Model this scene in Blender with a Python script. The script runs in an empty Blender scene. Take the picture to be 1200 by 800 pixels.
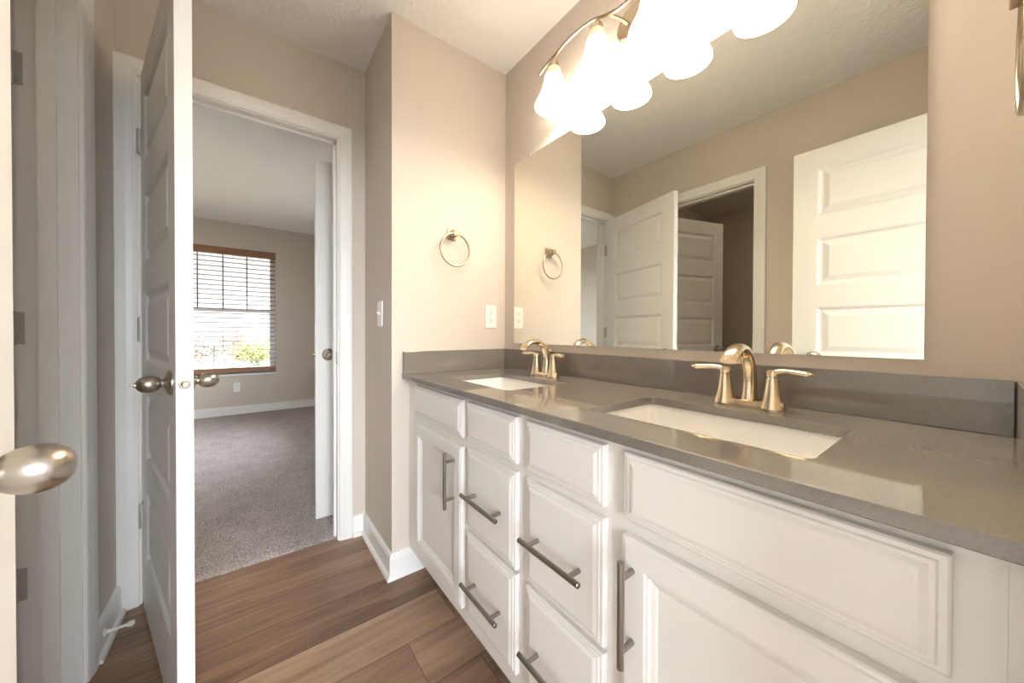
import bpy, bmesh, math, random
from mathutils import Vector, Matrix
random.seed(7)
C = bpy.context.scene.collection
scene = bpy.context.scene

# ------------------------------------------------------------------ camera, sky, exposure
cam_d = bpy.data.cameras.new('camera'); cam = bpy.data.objects.new('camera', cam_d); C.objects.link(cam)
Fv = Vector((0.58671973, 0.80974109, -0.00890627)); Rv = Vector((0.80978475, -0.58672025, 0.00282877)); Uv = Rv.cross(Fv)
cam.matrix_world = Matrix(((Rv.x, Uv.x, -Fv.x, 0), (Rv.y, Uv.y, -Fv.y, 0), (Rv.z, Uv.z, -Fv.z, 1.06478), (0, 0, 0, 1)))
cam_d.sensor_width = 36.0; cam_d.lens = 404.48 / 1200 * 36
cam_d.shift_x = 14.17 / 1200; cam_d.shift_y = -6.21 / 1200
cam_d.clip_start = 0.02; cam_d.clip_end = 400
scene.camera = cam

SKY_STRENGTH = 12.5
SKY_FAR = 0.95
SHADE_EMIT = 6.8
BULB_WATT = 1.9
scene.view_settings.view_transform = 'Standard'; scene.view_settings.look = 'None'
scene.view_settings.exposure = 1.0; scene.view_settings.gamma = 1.0
scene.view_settings.use_curve_mapping = False
w = bpy.data.worlds.new('sky'); scene.world = w; w.use_nodes = True
bgn = w.node_tree.nodes['Background']
bgn.inputs[0].default_value = (0.87, 0.935, 1.0, 1)
wt = w.node_tree                                        # overcast sky, thin and bright on the sun's side (behind the camera), dull towards +Y
wtc = wt.nodes.new('ShaderNodeTexCoord'); wsp = wt.nodes.new('ShaderNodeSeparateXYZ'); wmr = wt.nodes.new('ShaderNodeMapRange')
wmr.interpolation_type = 'SMOOTHSTEP'
wmr.inputs['From Min'].default_value = 0.50; wmr.inputs['From Max'].default_value = 0.88
wmr.inputs['To Min'].default_value = SKY_STRENGTH; wmr.inputs['To Max'].default_value = SKY_FAR
wt.links.new(wtc.outputs['Generated'], wsp.inputs[0]); wt.links.new(wsp.outputs[1], wmr.inputs['Value']); wt.links.new(wmr.outputs[0], bgn.inputs[1])

def portal(name, loc, rot, sx, sy):                    # marks a window opening so daylight through it is sampled cleanly
    l = bpy.data.lights.new(name, 'AREA'); l.shape = 'RECTANGLE'; l.size = sx; l.size_y = sy
    l.cycles.is_portal = True
    o = bpy.data.objects.new(name, l); o.location = loc; o.rotation_euler = rot; C.objects.link(o)
portal('bedroom_window_daylight', (-0.28, 5.74, 1.34), (math.radians(-90), 0, 0), 1.13, 1.62)
portal('added_side_daylight', (1.13, 4.0, 1.45), (0, math.radians(90), 0), 1.4, 1.2)  # opening of the unseen side window added for bedroom daylight
portal('added_rear_right_daylight', (1.26, -1.4, 1.4), (0, math.radians(90), 0), 1.4, 1.0)  # opening of the added rear window that lights the entry door
portal('added_twin_daylight', (-1.57, 5.74, 1.34), (math.radians(-90), 0, 0), 1.13, 1.62)  # opening of the hidden twin window added for bedroom daylight
portal('rear_window_daylight', (-0.1, -2.66, 1.4), (math.radians(90), 0, 0), 2.2, 2.0)

# ------------------------------------------------------------------ key planes (metres)
XM = 1.108      # mirror wall
YT = 1.4845     # towel ring wall
XO = 0.4975     # outer corner of the towel ring wall
YD = 1.911      # wall with the bedroom doorway
YB = 2.026      # its bedroom face
XL = -0.41      # left wall with the closet doorway
YR = -0.065     # wall with the entry doorway behind the camera
H = 2.44
HB = 2.47
YW = 5.6        # bedroom window wall

# ------------------------------------------------------------------ materials
def new_mat(name):
    m = bpy.data.materials.new(name); m.use_nodes = True
    return m, m.node_tree, m.node_tree.nodes['Principled BSDF']
def N(t, typ, **kw):
    n = t.nodes.new(typ)
    for k, v in kw.items(): setattr(n, k, v)
    return n
def plain(name, col, rough=0.5, metal=0.0, spec=0.5, coat=0.0, bump=0.0, bscale=60, var=0.0):
    m, t, b = new_mat(name)
    b.inputs['Base Color'].default_value = (*col, 1); b.inputs['Roughness'].default_value = rough
    b.inputs['Metallic'].default_value = metal; b.inputs['Specular IOR Level'].default_value = spec
    b.inputs['Coat Weight'].default_value = coat
    if bump or var:
        tc = N(t, 'ShaderNodeTexCoord'); nz = N(t, 'ShaderNodeTexNoise')
        nz.inputs['Scale'].default_value = bscale; nz.inputs['Detail'].default_value = 3
        t.links.new(tc.outputs['Object'], nz.inputs['Vector'])
        if bump:
            bp = N(t, 'ShaderNodeBump'); bp.inputs['Strength'].default_value = bump; bp.inputs['Distance'].default_value = 0.004
            t.links.new(nz.outputs['Fac'], bp.inputs['Height']); t.links.new(bp.outputs['Normal'], b.inputs['Normal'])
        if var:
            mx = N(t, 'ShaderNodeMix', data_type='RGBA')
            mx.inputs[6].default_value = (*[c * (1 - var) for c in col], 1); mx.inputs[7].default_value = (*[min(1, c * (1 + var)) for c in col], 1)
            t.links.new(nz.outputs['Fac'], mx.inputs[0]); t.links.new(mx.outputs[2], b.inputs['Base Color'])
    return m
M = {}
M['wall'] = plain('greige_wall_paint', (0.63, 0.563, 0.495), 0.6, spec=0.3, bump=0.05, bscale=220)
M['closet_wall'] = M['wall']
M['trim'] = plain('white_trim_paint', (0.84, 0.825, 0.80), 0.35, spec=0.45)
M['door'] = plain('white_door_paint', (0.84, 0.825, 0.80), 0.38, spec=0.45)
M['cabinet'] = plain('white_cabinet_paint', (0.82, 0.795, 0.765), 0.38, spec=0.45)
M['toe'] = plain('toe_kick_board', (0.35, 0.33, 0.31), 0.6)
M['porcelain'] = plain('white_porcelain', (0.90, 0.885, 0.86), 0.12, spec=0.5)
M['plastic'] = plain('white_plastic', (0.85, 0.83, 0.80), 0.3)
M['slot'] = plain('dark_slot', (0.03, 0.03, 0.03), 0.6)
M['nickel'] = plain('brushed_nickel', (0.70, 0.64, 0.55), 0.27, metal=1.0)
M['nickel_dark'] = plain('satin_nickel', (0.46, 0.42, 0.37), 0.3, metal=1.0)
M['hinge'] = plain('hinge_nickel', (0.52, 0.50, 0.47), 0.5, metal=0.4)
M['lamplit'] = plain('lamplit_nickel', (0.74, 0.62, 0.45), 0.2, metal=1.0)  # brushed nickel with the warm lamp tint put into its colour
M['pull'] = plain('cabinet_pull_nickel', (0.33, 0.305, 0.28), 0.3, metal=1.0)
M['ring'] = plain('bronze_nickel', (0.50, 0.42, 0.31), 0.28, metal=1.0)
M['rubber'] = plain('cream_rubber', (0.75, 0.70, 0.60), 0.5)
M['wood'] = plain('brown_blind_wood', (0.30, 0.145, 0.075), 0.45, bump=0.05, bscale=30, var=0.2)
M['cord'] = plain('grey_cord', (0.30, 0.29, 0.28), 0.7)
M['vinyl'] = plain('white_vinyl', (0.82, 0.82, 0.82), 0.3)
M['grid'] = plain('grey_window_grille', (0.22, 0.23, 0.26), 0.4)
M['lawn'] = plain('dry_lawn', (0.12, 0.105, 0.07), 0.9, var=0.4, bscale=2)
M['bush'] = plain('yellow_green_leaves', (0.17, 0.18, 0.05), 0.8, var=0.4, bscale=4)
M['brush'] = plain('brown_brush', (0.15, 0.115, 0.09), 0.9, var=0.4, bscale=4)
M['bark'] = plain('grey_brown_bark', (0.08, 0.065, 0.055), 0.9)
M['iron'] = plain('black_iron', (0.04, 0.04, 0.045), 0.5)
M['globe'] = plain('white_lamp_globe', (0.6, 0.6, 0.6), 0.3)
M['mesh_plastic'] = plain('smoke_alarm_white', (0.7, 0.7, 0.7), 0.5)

# ceiling: knock-down plaster
m, t, b = new_mat('ceiling_plaster'); M['ceiling'] = m
b.inputs['Base Color'].default_value = (0.86, 0.84, 0.81, 1); b.inputs['Roughness'].default_value = 0.8
tc = N(t, 'ShaderNodeTexCoord'); nz = N(t, 'ShaderNodeTexNoise'); nz.inputs['Scale'].default_value = 26; nz.inputs['Detail'].default_value = 5; nz.inputs['Distortion'].default_value = 1.2
rp = N(t, 'ShaderNodeValToRGB'); rp.color_ramp.elements[0].position = 0.45; rp.color_ramp.elements[1].position = 0.62
bp = N(t, 'ShaderNodeBump'); bp.inputs['Strength'].default_value = 0.22; bp.inputs['Distance'].default_value = 0.006
t.links.new(tc.outputs['Object'], nz.inputs['Vector']); t.links.new(nz.outputs['Fac'], rp.inputs[0]); t.links.new(rp.outputs[0], bp.inputs['Height']); t.links.new(bp.outputs['Normal'], b.inputs['Normal'])

# quartz
m, t, b = new_mat('taupe_quartz'); M['quartz'] = m
tc = N(t, 'ShaderNodeTexCoord'); nz = N(t, 'ShaderNodeTexNoise'); nz.inputs['Scale'].default_value = 240; nz.inputs['Detail'].default_value = 4
rp = N(t, 'ShaderNodeValToRGB'); rp.color_ramp.elements[0].position = 0.3; rp.color_ramp.elements[0].color = (0.195, 0.175, 0.152, 1)
rp.color_ramp.elements[1].position = 0.7; rp.color_ramp.elements[1].color = (0.225, 0.203, 0.176, 1)
t.links.new(tc.outputs['Object'], nz.inputs['Vector']); t.links.new(nz.outputs['Fac'], rp.inputs[0]); t.links.new(rp.outputs[0], b.inputs['Base Color'])
b.inputs['Roughness'].default_value = 0.05; b.inputs['Specular IOR Level'].default_value = 0.95

# mirror silver
m, t, b = new_mat('mirror_silver'); M['mirror'] = m
b.inputs['Base Color'].default_value = (0.87, 0.875, 0.80, 1); b.inputs['Metallic'].default_value = 1; b.inputs['Roughness'].default_value = 0.0
M['mirror_edge'] = plain('mirror_edge', (0.35, 0.36, 0.33), 0.2)

# window glass: mostly clear, a little reflection
m = bpy.data.materials.new('window_glass'); m.use_nodes = True; t = m.node_tree; M['glass'] = m
t.nodes.remove(t.nodes['Principled BSDF']); out = t.nodes['Material Output']
tr = N(t, 'ShaderNodeBsdfTransparent'); gl = N(t, 'ShaderNodeBsdfGlossy'); gl.inputs['Roughness'].default_value = 0.0
fr = N(t, 'ShaderNodeFresnel'); fr.inputs[0].default_value = 1.3; mx = N(t, 'ShaderNodeMixShader')
t.links.new(fr.outputs[0], mx.inputs[0]); t.links.new(tr.outputs[0], mx.inputs[1]); t.links.new(gl.outputs[0], mx.inputs[2]); t.links.new(mx.outputs[0], out.inputs[0])

# lit frosted shade
m, t, b = new_mat('lit_frosted_glass'); M['shade'] = m
b.inputs['Base Color'].default_value = (0.9, 0.82, 0.68, 1); b.inputs['Roughness'].default_value = 0.3
b.inputs['Emission Color'].default_value = (1.0, 0.895, 0.76, 1); b.inputs['Emission Strength'].default_value = SHADE_EMIT
m, t, b = new_mat('dim_neck_glass'); M['neck'] = m
b.inputs['Base Color'].default_value = (0.55, 0.42, 0.26, 1); b.inputs['Roughness'].default_value = 0.35
b.inputs['Emission Color'].default_value = (1.0, 0.72, 0.42, 1); b.inputs['Emission Strength'].default_value = 0.35  # weak glow and darker tone paint in the bulb light falling off

m, t, b = new_mat('added_lamp_glass'); M['added_shade'] = m
b.inputs['Base Color'].default_value = (0.9, 0.84, 0.74, 1); b.inputs['Emission Color'].default_value = (1.0, 0.80, 0.58, 1); b.inputs['Emission Strength'].default_value = 8.0  # glow of the unseen lamp added in the closet

# carpet
m, t, b = new_mat('grey_carpet'); M['carpet'] = m
tc = N(t, 'ShaderNodeTexCoord'); nz = N(t, 'ShaderNodeTexNoise'); nz.inputs['Scale'].default_value = 130; nz.inputs['Detail'].default_value = 5
n2 = N(t, 'ShaderNodeTexNoise'); n2.inputs['Scale'].default_value = 7; n2.inputs['Detail'].default_value = 4
ad = N(t, 'ShaderNodeMath', operation='ADD'); ml = N(t, 'ShaderNodeMath', operation='MULTIPLY'); ml.inputs[1].default_value = 0.22
t.links.new(tc.outputs['Object'], nz.inputs['Vector']); t.links.new(tc.outputs['Object'], n2.inputs['Vector'])
t.links.new(nz.outputs['Fac'], ad.inputs[0]); t.links.new(n2.outputs['Fac'], ml.inputs[0]); t.links.new(ml.outputs[0], ad.inputs[1])
rp = N(t, 'ShaderNodeValToRGB'); rp.color_ramp.elements[0].position = 0.38; rp.color_ramp.elements[0].color = (0.25, 0.215, 0.205, 1)
rp.color_ramp.elements[1].position = 0.85; rp.color_ramp.elements[1].color = (0.68, 0.61, 0.585, 1)
t.links.new(ad.outputs[0], rp.inputs[0]); t.links.new(rp.outputs[0], b.inputs['Base Color']); b.inputs['Roughness'].default_value = 0.95; b.inputs['Specular IOR Level'].default_value = 0.1
bp = N(t, 'ShaderNodeBump'); bp.inputs['Strength'].default_value = 0.7; bp.inputs['Distance'].default_value = 0.012
t.links.new(nz.outputs['Fac'], bp.inputs['Height']); t.links.new(bp.outputs['Normal'], b.inputs['Normal'])

# vinyl planks running across the room (along X)
m, t, b = new_mat('vinyl_plank_floor'); M['plank'] = m
PW, PL = 0.1775, 1.22
tc = N(t, 'ShaderNodeTexCoord'); sp = N(t, 'ShaderNodeSeparateXYZ'); t.links.new(tc.outputs['Object'], sp.inputs[0])
def math_n(op, a, bb=None):
    n = N(t, 'ShaderNodeMath', operation=op)
    for i, v in enumerate((a, bb)):
        if v is None: continue
        if isinstance(v, (int, float)): n.inputs[i].default_value = v
        else: t.links.new(v, n.inputs[i])
    return n.outputs[0]
yy = math_n('DIVIDE', math_n('SUBTRACT', sp.outputs[1], 0.955), PW)
row = math_n('FLOOR', yy)
wn = N(t, 'ShaderNodeTexWhiteNoise', noise_dimensions='1D'); t.links.new(math_n('ADD', row, 0.5), wn.inputs['W'])
rowoff = math_n('ADD', math_n('MULTIPLY', wn.outputs[0], 0.18), 0.68)
isz = math_n('COMPARE', row, 0.0)                       # the row with the butt joint the photo shows
t.nodes[-1].inputs[2].default_value = 0.1
off = math_n('MULTIPLY', rowoff, math_n('SUBTRACT', 1.0, isz))
xx = math_n('ADD', math_n('DIVIDE', math_n('SUBTRACT', sp.outputs[0], 0.435), PL), off)
colm = math_n('FLOOR', xx)
w2 = N(t, 'ShaderNodeTexWhiteNoise', noise_dimensions='2D'); cb = N(t, 'ShaderNodeCombineXYZ')
t.links.new(row, cb.inputs[0]); t.links.new(colm, cb.inputs[1]); t.links.new(cb.outputs[0], w2.inputs['Vector'])
gv = N(t, 'ShaderNodeCombineXYZ')
t.links.new(math_n('ADD', math_n('MULTIPLY', sp.outputs[0], 1.3), math_n('MULTIPLY', w2.outputs[0], 37.0)), gv.inputs[0])
t.links.new(math_n('MULTIPLY', sp.outputs[1], 11.0), gv.inputs[1]); t.links.new(math_n('MULTIPLY', w2.outputs[0], 11.0), gv.inputs[2])
g1 = N(t, 'ShaderNodeTexNoise'); g1.inputs['Scale'].default_value = 1.0; g1.inputs['Detail'].default_value = 6; g1.inputs['Roughness'].default_value = 0.62; g1.inputs['Distortion'].default_value = 0.5
t.links.new(gv.outputs[0], g1.inputs['Vector'])
fv = N(t, 'ShaderNodeVectorMath', operation='MULTIPLY'); fv.inputs[1].default_value = (3.0, 9.0, 1.0); t.links.new(gv.outputs[0], fv.inputs[0])
g2 = N(t, 'ShaderNodeTexNoise'); g2.inputs['Scale'].default_value = 1.0; g2.inputs['Detail'].default_value = 4; t.links.new(fv.outputs[0], g2.inputs['Vector'])
gs = math_n('ADD', math_n('MULTIPLY', g1.outputs['Fac'], 0.75), math_n('MULTIPLY', g2.outputs['Fac'], 0.25))
gs = math_n('ADD', gs, math_n('MULTIPLY', math_n('SUBTRACT', w2.outputs[0], 0.5), 0.22))
rp = N(t, 'ShaderNodeValToRGB'); cr = rp.color_ramp
cr.elements[0].position = 0.26; cr.elements[0].color = (0.105, 0.060, 0.038, 1)
cr.elements[1].position = 0.74; cr.elements[1].color = (0.46, 0.315, 0.21, 1)
e = cr.elements.new(0.5); e.color = (0.270, 0.163, 0.105, 1)
t.links.new(gs, rp.inputs[0])
fy = math_n('FRACT', yy); fx = math_n('FRACT', xx)
seam = math_n('MAXIMUM', math_n('LESS_THAN', fy, 0.012), math_n('LESS_THAN', fx, 0.0016))
mx = N(t, 'ShaderNodeMix', data_type='RGBA'); mx.inputs[7].default_value = (0.035, 0.022, 0.016, 1)
t.links.new(math_n('MULTIPLY', seam, 0.8), mx.inputs[0]); t.links.new(rp.outputs[0], mx.inputs[6]); t.links.new(mx.outputs[2], b.inputs['Base Color'])
b.inputs['Roughness'].default_value = 0.42; b.inputs['Specular IOR Level'].default_value = 0.4
bp = N(t, 'ShaderNodeBump'); bp.inputs['Strength'].default_value = 0.12; bp.inputs['Distance'].default_value = 0.002
t.links.new(gs, bp.inputs['Height']); t.links.new(bp.outputs['Normal'], b.inputs['Normal'])

# ------------------------------------------------------------------ mesh helpers
def mw(o):
    m = o.matrix_basis.copy(); p = o.parent
    while p is not None:
        m = p.matrix_basis @ m; p = p.parent
    return m
def obj(name, bm, mat, parent=None, smooth=False, local=False, angle=40):
    me = bpy.data.meshes.new(name); bmesh.ops.recalc_face_normals(bm, faces=bm.faces)
    if parent is not None and not local: bm.transform(mw(parent).inverted())
    bm.to_mesh(me); bm.free()
    me.materials.append(M[mat] if isinstance(mat, str) else mat)
    if smooth:
        me.polygons.foreach_set('use_smooth', [True] * len(me.polygons))
        me.set_sharp_from_angle(angle=math.radians(angle))
    o = bpy.data.objects.new(name, me); C.objects.link(o)
    if parent is not None: o.parent = parent
    return o
def tag(o, label=None, cat=None, group=None, kind=None):
    if label: o['label'] = label
    if cat: o['category'] = cat
    if group: o['group'] = group
    if kind: o['kind'] = kind
    return o
def thing(name, label, cat, loc=(0, 0, 0), rz=0, group=None, kind=None):
    o = bpy.data.objects.new(name, None); C.objects.link(o); o.empty_display_size = 0.05
    o.location = loc; o.rotation_euler = (0, 0, rz)
    return tag(o, label, cat, group, kind)
def struct(name, bm, mat, smooth=False): return tag(obj(name, bm, mat, smooth=smooth), kind='structure')
def box(bm, x0, x1, y0, y1, z0, z1, bev=0.0, seg=2):
    b2 = bmesh.new() if bev else bm
    vs = [b2.verts.new((x, y, z)) for x in (x0, x1) for y in (y0, y1) for z in (z0, z1)]
    for f in ((0, 1, 3, 2), (4, 6, 7, 5), (0, 4, 5, 1), (2, 3, 7, 6), (0, 2, 6, 4), (1, 5, 7, 3)): b2.faces.new([vs[i] for i in f])
    if bev:
        bmesh.ops.bevel(b2, geom=b2.edges[:], offset=bev, segments=seg, affect='EDGES', profile=0.5)
        add_bm(bm, b2)
    return bm
def add_bm(bm, b2, mat=None):
    if mat is not None: b2.transform(mat)
    mp = {v: bm.verts.new(v.co) for v in b2.verts}
    for f in b2.faces: bm.faces.new([mp[v] for v in f.verts])
    b2.free()
def boxes(*bs, bev=0.0):
    bm = bmesh.new()
    for q in bs: box(bm, *q, bev=bev)
    return bm
def loft(bm, loops, close=True, cap0=False, cap1=False):
    vs = [[bm.verts.new(p) for p in L] for L in loops]; n = len(vs[0])
    for a, c in zip(vs, vs[1:]):
        for i in range(n if close else n - 1):
            j = (i + 1) % n
            try: bm.faces.new((a[i], a[j], c[j], c[i]))
            except ValueError: pass
    if cap0: bm.faces.new(vs[0][::-1])
    if cap1: bm.faces.new(vs[-1])
    return bm
def lathe(bm, prof, origin=(0, 0, 0), axis=(0, 0, 1), seg=24, cap=True):
    ax = Vector(axis).normalized(); up = Vector((0, 0, 1)) if abs(ax.z) < 0.9 else Vector((1, 0, 0))
    e1 = ax.cross(up).normalized(); e2 = ax.cross(e1); o = Vector(origin)
    loops = [[o + ax * h + (e1 * math.cos(2 * math.pi * i / seg) + e2 * math.sin(2 * math.pi * i / seg)) * max(r, 1e-4) for i in range(seg)] for r, h in prof]
    return loft(bm, loops, cap0=cap, cap1=cap)
def catmull(pts, n=8):
    P = [Vector(p) for p in pts]; P = [2 * P[0] - P[1]] + P + [2 * P[-1] - P[-2]]; out = []
    for i in range(1, len(P) - 2):
        for k in range(n):
            s = k / n; a, b_, c, d = P[i - 1], P[i], P[i + 1], P[i + 2]
            out.append(0.5 * ((2 * b_) + (c - a) * s + (2 * a - 5 * b_ + 4 * c - d) * s * s + (3 * b_ - a - 3 * c + d) * s ** 3))
    out.append(P[-2].copy()); return out
def lerp_list(vals, n):
    out = []
    for i in range(n):
        s = i / (n - 1) * (len(vals) - 1); k = min(int(s), len(vals) - 2); f = s - k
        a, c = vals[k], vals[k + 1]
        out.append(tuple(x + (y - x) * f for x, y in zip(a, c)) if isinstance(a, tuple) else a + (c - a) * f)
    return out
def sweep(bm, pts, radii, side=None, seg=14, cap=True):
    """tube along pts; radii one value, or a list of (half width along side, half height)"""
    P = [Vector(p) for p in pts]; n = len(P)
    if not isinstance(radii, (list, tuple)): radii = [(radii, radii)] * n
    if len(radii) != n: radii = lerp_list(list(radii), n)
    loops = []; prev = Vector(side) if side else None
    for i in range(n):
        tg = (P[min(i + 1, n - 1)] - P[max(i - 1, 0)]).normalized()
        if prev is None: prev = tg.cross(Vector((0, 0, 1)) if abs(tg.z) < 0.9 else Vector((1, 0, 0)))
        s = (prev - tg * prev.dot(tg)).normalized(); prev = s if not side else Vector(side)
        u = tg.cross(s); a, c = radii[i]
        loops.append([P[i] + s * a * math.cos(2 * math.pi * k / seg) + u * c * math.sin(2 * math.pi * k / seg) for k in range(seg)])
    return loft(bm, loops, cap0=cap, cap1=cap)
def rrect(x0, x1, y0, y1, r, z, seg=5):
    pts = []
    for cx, cy, a0 in ((x1 - r, y1 - r, 0), (x0 + r, y1 - r, 90), (x0 + r, y0 + r, 180), (x1 - r, y0 + r, 270)):
        for k in range(seg + 1):
            a = math.radians(a0 + 90 * k / seg); pts.append(Vector((cx + r * math.cos(a), cy + r * math.sin(a), z)))
    return pts
def nested(bm, rect, steps, to3, cap=True):
    """nested rectangles on a face: rect (a0,a1,b0,b1), steps (inset, height); to3 maps (a,b,h) to space"""
    a0, a1, b0, b1 = rect
    loops = [[to3(a0 + i, b0 + i, h), to3(a1 - i, b0 + i, h), to3(a1 - i, b1 - i, h), to3(a0 + i, b1 - i, h)] for i, h in steps]
    return loft(bm, loops, cap1=cap)

# ------------------------------------------------------------------ structure: floors, ceilings, walls
struct('floor', boxes((-2.3, 1.3, YR - 0.06, 1.95, -0.1, 0.0)), 'plank')
struct('floor_rear', boxes((-2.3, 1.3, -2.75, YR - 0.06, -0.1, 0.0)), 'carpet')
bm = boxes((-2.4, 1.2, 2.7, 5.75, -0.1, 0.010), (-2.4, -0.40, 1.955, 2.7, -0.1, 0.010), (0.80, 1.2, 1.955, 2.7, -0.1, 0.010))
rng = random.Random(3); nx, ny = 200, 110; gr = []          # tufted carpet by the doorway, its cut edge rolling down to the planks
for jj in range(ny + 1):
    rw = []
    for ii in range(nx + 1):
        v = jj / ny; yv = 1.938 + 0.762 * v ** 1.6; edge = min(1.0, (yv - 1.938) / 0.022)
        zv = 0.010 * math.sqrt(max(0, 1 - (1 - edge) ** 2)) + (rng.random() - 0.5) * 0.005 * (1 if 0 < jj < ny else 0)
        rw.append(bm.verts.new((-0.40 + 1.20 * ii / nx + (rng.random() - 0.5) * 0.003, yv + (rng.random() - 0.5) * 0.005, zv)))
    gr.append(rw)
for jj in range(ny):
    for ii in range(nx): bm.faces.new((gr[jj][ii], gr[jj][ii + 1], gr[jj + 1][ii + 1], gr[jj + 1][ii]))
struct('floor_bedroom', bm, 'carpet')
struct('ceiling', boxes((-2.4, 1.35, -2.8, YB, H, H + 0.12)), 'ceiling')
struct('ceiling_bedroom', boxes((-2.4, 1.35, YB - 0.02, 5.9, HB, HB + 0.12)), 'ceiling')
struct('wall_right', boxes((XM, XM + 0.15, -0.3, YB, 0, H)), 'wall')
struct('wall_alcove', boxes((XO, XM + 0.001, YT, YD + 0.01, 0, H)), 'wall')
# wall with the bedroom doorway
DX0, DX1, DH = -0.345, 0.362, 2.045
struct('wall_far', boxes((XL - 0.2, DX0 - 0.018, YD, YB, 0, H + 0.1), (DX1 + 0.018, XM + 0.15, YD, YB, 0, H + 0.1), (DX0 - 0.018, DX1 + 0.018, YD, YB, DH + 0.018, H + 0.1)), 'wall')
# left wall with the closet doorway
LY0, LY1 = 0.845, 1.567
struct('wall_left', boxes((XL - 0.115, XL, -0.1, LY0 - 0.018, 0, H), (XL - 0.115, XL, LY1 + 0.018, YD, 0, H), (XL - 0.115, XL, LY0 - 0.018, LY1 + 0.018, DH + 0.018, H)), 'wall')
# wall behind the camera with the entry doorway
EX0, EX1 = -0.238, 0.43
struct('wall_near', boxes((-2.3, EX0 - 0.018, YR - 0.115, YR, 0, H), (EX1 + 0.018, XM, YR - 0.115, YR, 0, H), (EX0 - 0.018, EX1 + 0.018, YR - 0.115, YR, DH + 0.018, H)), 'wall')
# closet
struct('wall_closet_back', boxes((-2.3, -2.2, -0.2, 2.0, 0, H)), 'wall')
struct('wall_closet_far', boxes((-2.2, XL - 0.115, YD - 0.02, YB, 0, H)), 'wall')
# bedroom
WX0, WX1, WZ0, WZ1 = -0.845, 0.286, 0.53, 2.145
struct('wall_bedroom_far', boxes((-2.4, -2.135, YW, YW + 0.15, 0, HB), (-1.005, WX0, YW, YW + 0.15, 0, HB), (-2.135, -1.005, YW, YW + 0.15, 0, WZ0), (-2.135, -1.005, YW, YW + 0.15, WZ1, HB), (WX1, 1.3, YW, YW + 0.15, 0, HB), (WX0, WX1, YW, YW + 0.15, 0, WZ0), (WX0, WX1, YW, YW + 0.15, WZ1, HB)), 'wall')
struct('wall_bedroom_left', boxes((-2.4, -2.25, YB, YW, 0, HB)), 'wall')
struct('wall_bedroom_right', boxes((1.04, 1.2, YB, 2.2, 0, HB), (1.04, 1.2, 2.93, 3.4, 0, HB), (1.04, 1.2, 4.6, YW, 0, HB), (1.04, 1.2, 3.4, 4.6, 0, 0.75), (1.04, 1.2, 3.4, 4.6, 2.15, HB), (1.04, 1.2, 2.2, 2.93, DH, HB), (1.2, 1.3, 2.1, 3.0, 0, HB)), 'wall')
# room behind the camera
struct('wall_rear_far', boxes((-1.6, -1.2, -2.75, -2.6, 0, H), (1.0, 1.3, -2.75, -2.6, 0, H), (-1.2, 1.0, -2.75, -2.6, 0, 0.4), (-1.2, 1.0, -2.75, -2.6, 2.4, H)), 'wall')
struct('wall_rear_left', boxes((-1.7, -1.6, -2.75, YR, 0, H)), 'wall')
struct('wall_rear_right', boxes((1.15, 1.3, -2.75, -1.9, 0, H), (1.15, 1.3, -0.9, YR - 0.1, 0, H), (1.15, 1.3, -1.9, -0.9, 0, 0.7), (1.15, 1.3, -1.9, -0.9, 2.1, H)), 'wall')

CAS = [(0, 0), (0, 0.009), (0.006, 0.012), (0.014, 0.0125), (0.03, 0.016), (0.05, 0.0175), (0.059, 0.0175), (0.063, 0.014), (0.063, 0)]
def casing(bm, a0, a1, zt, to3):
    """door casing; a0,a1 inner edges, zt inner head height; to3(a, z, t) with t out from the wall"""
    n = len(CAS); L = []
    for wd, th in CAS: L.append([to3(a0 - wd, 0, th), to3(a0 - wd, zt + wd, th), to3(a1 + wd, zt + wd, th), to3(a1 + wd, 0, th)])
    vs = [[bm.verts.new(p) for p in l] for l in L]
    for i in range(n):
        j = (i + 1) % n
        for k in range(3): bm.faces.new((vs[i][k], vs[i][k + 1], vs[j][k + 1], vs[j][k]))
    for k in (0, 3): bm.faces.new([v[k] for v in vs])
def doorway(idx, a0, a1, ax, w0, w1, stop):
    """jamb lining with stop, and a casing on both wall faces. ax 'x': opening runs along X, walls at y=w0<w1"""
    T = (lambda a, wv, z: Vector((a, wv, z))) if ax == 'x' else (lambda a, wv, z: Vector((wv, a, z)))
    bm = bmesh.new()
    def bx(a, b_, c, d, z0, z1):
        p, q = T(a, c, z0), T(b_, d, z1)
        box(bm, min(p.x, q.x), max(p.x, q.x), min(p.y, q.y), max(p.y, q.y), z0, z1)
    bx(a0 - 0.018, a0, w0, w1, 0, DH); bx(a1, a1 + 0.018, w0, w1, 0, DH); bx(a0 - 0.018, a1 + 0.018, w0, w1, DH, DH + 0.018)
    s0, s1 = stop
    bx(a0, a0 + 0.011, s0, s1, 0, DH); bx(a1 - 0.011, a1, s0, s1, 0, DH); bx(a0, a1, s0, s1, DH - 0.011, DH)
    struct('trim_%d' % idx, bm, 'trim')
    bm = bmesh.new()
    casing(bm, a0 - 0.006, a1 + 0.006, DH + 0.006, lambda a, z, th: T(a, w0 - th, z))
    casing(bm, a0 - 0.006, a1 + 0.006, DH + 0.006, lambda a, z, th: T(a, w1 + th, z))
    struct('trim_%d' % (idx + 1), bm, 'trim')
doorway(1, DX0, DX1, 'x', YD, YB, (YD + 0.038, YD + 0.075))
doorway(3, LY0, LY1, 'y', XL - 0.115, XL, (XL - 0.075, XL - 0.04))
doorway(5, EX0, EX1, 'x', YR - 0.115, YR, (YR - 0.075, YR - 0.04))

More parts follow.
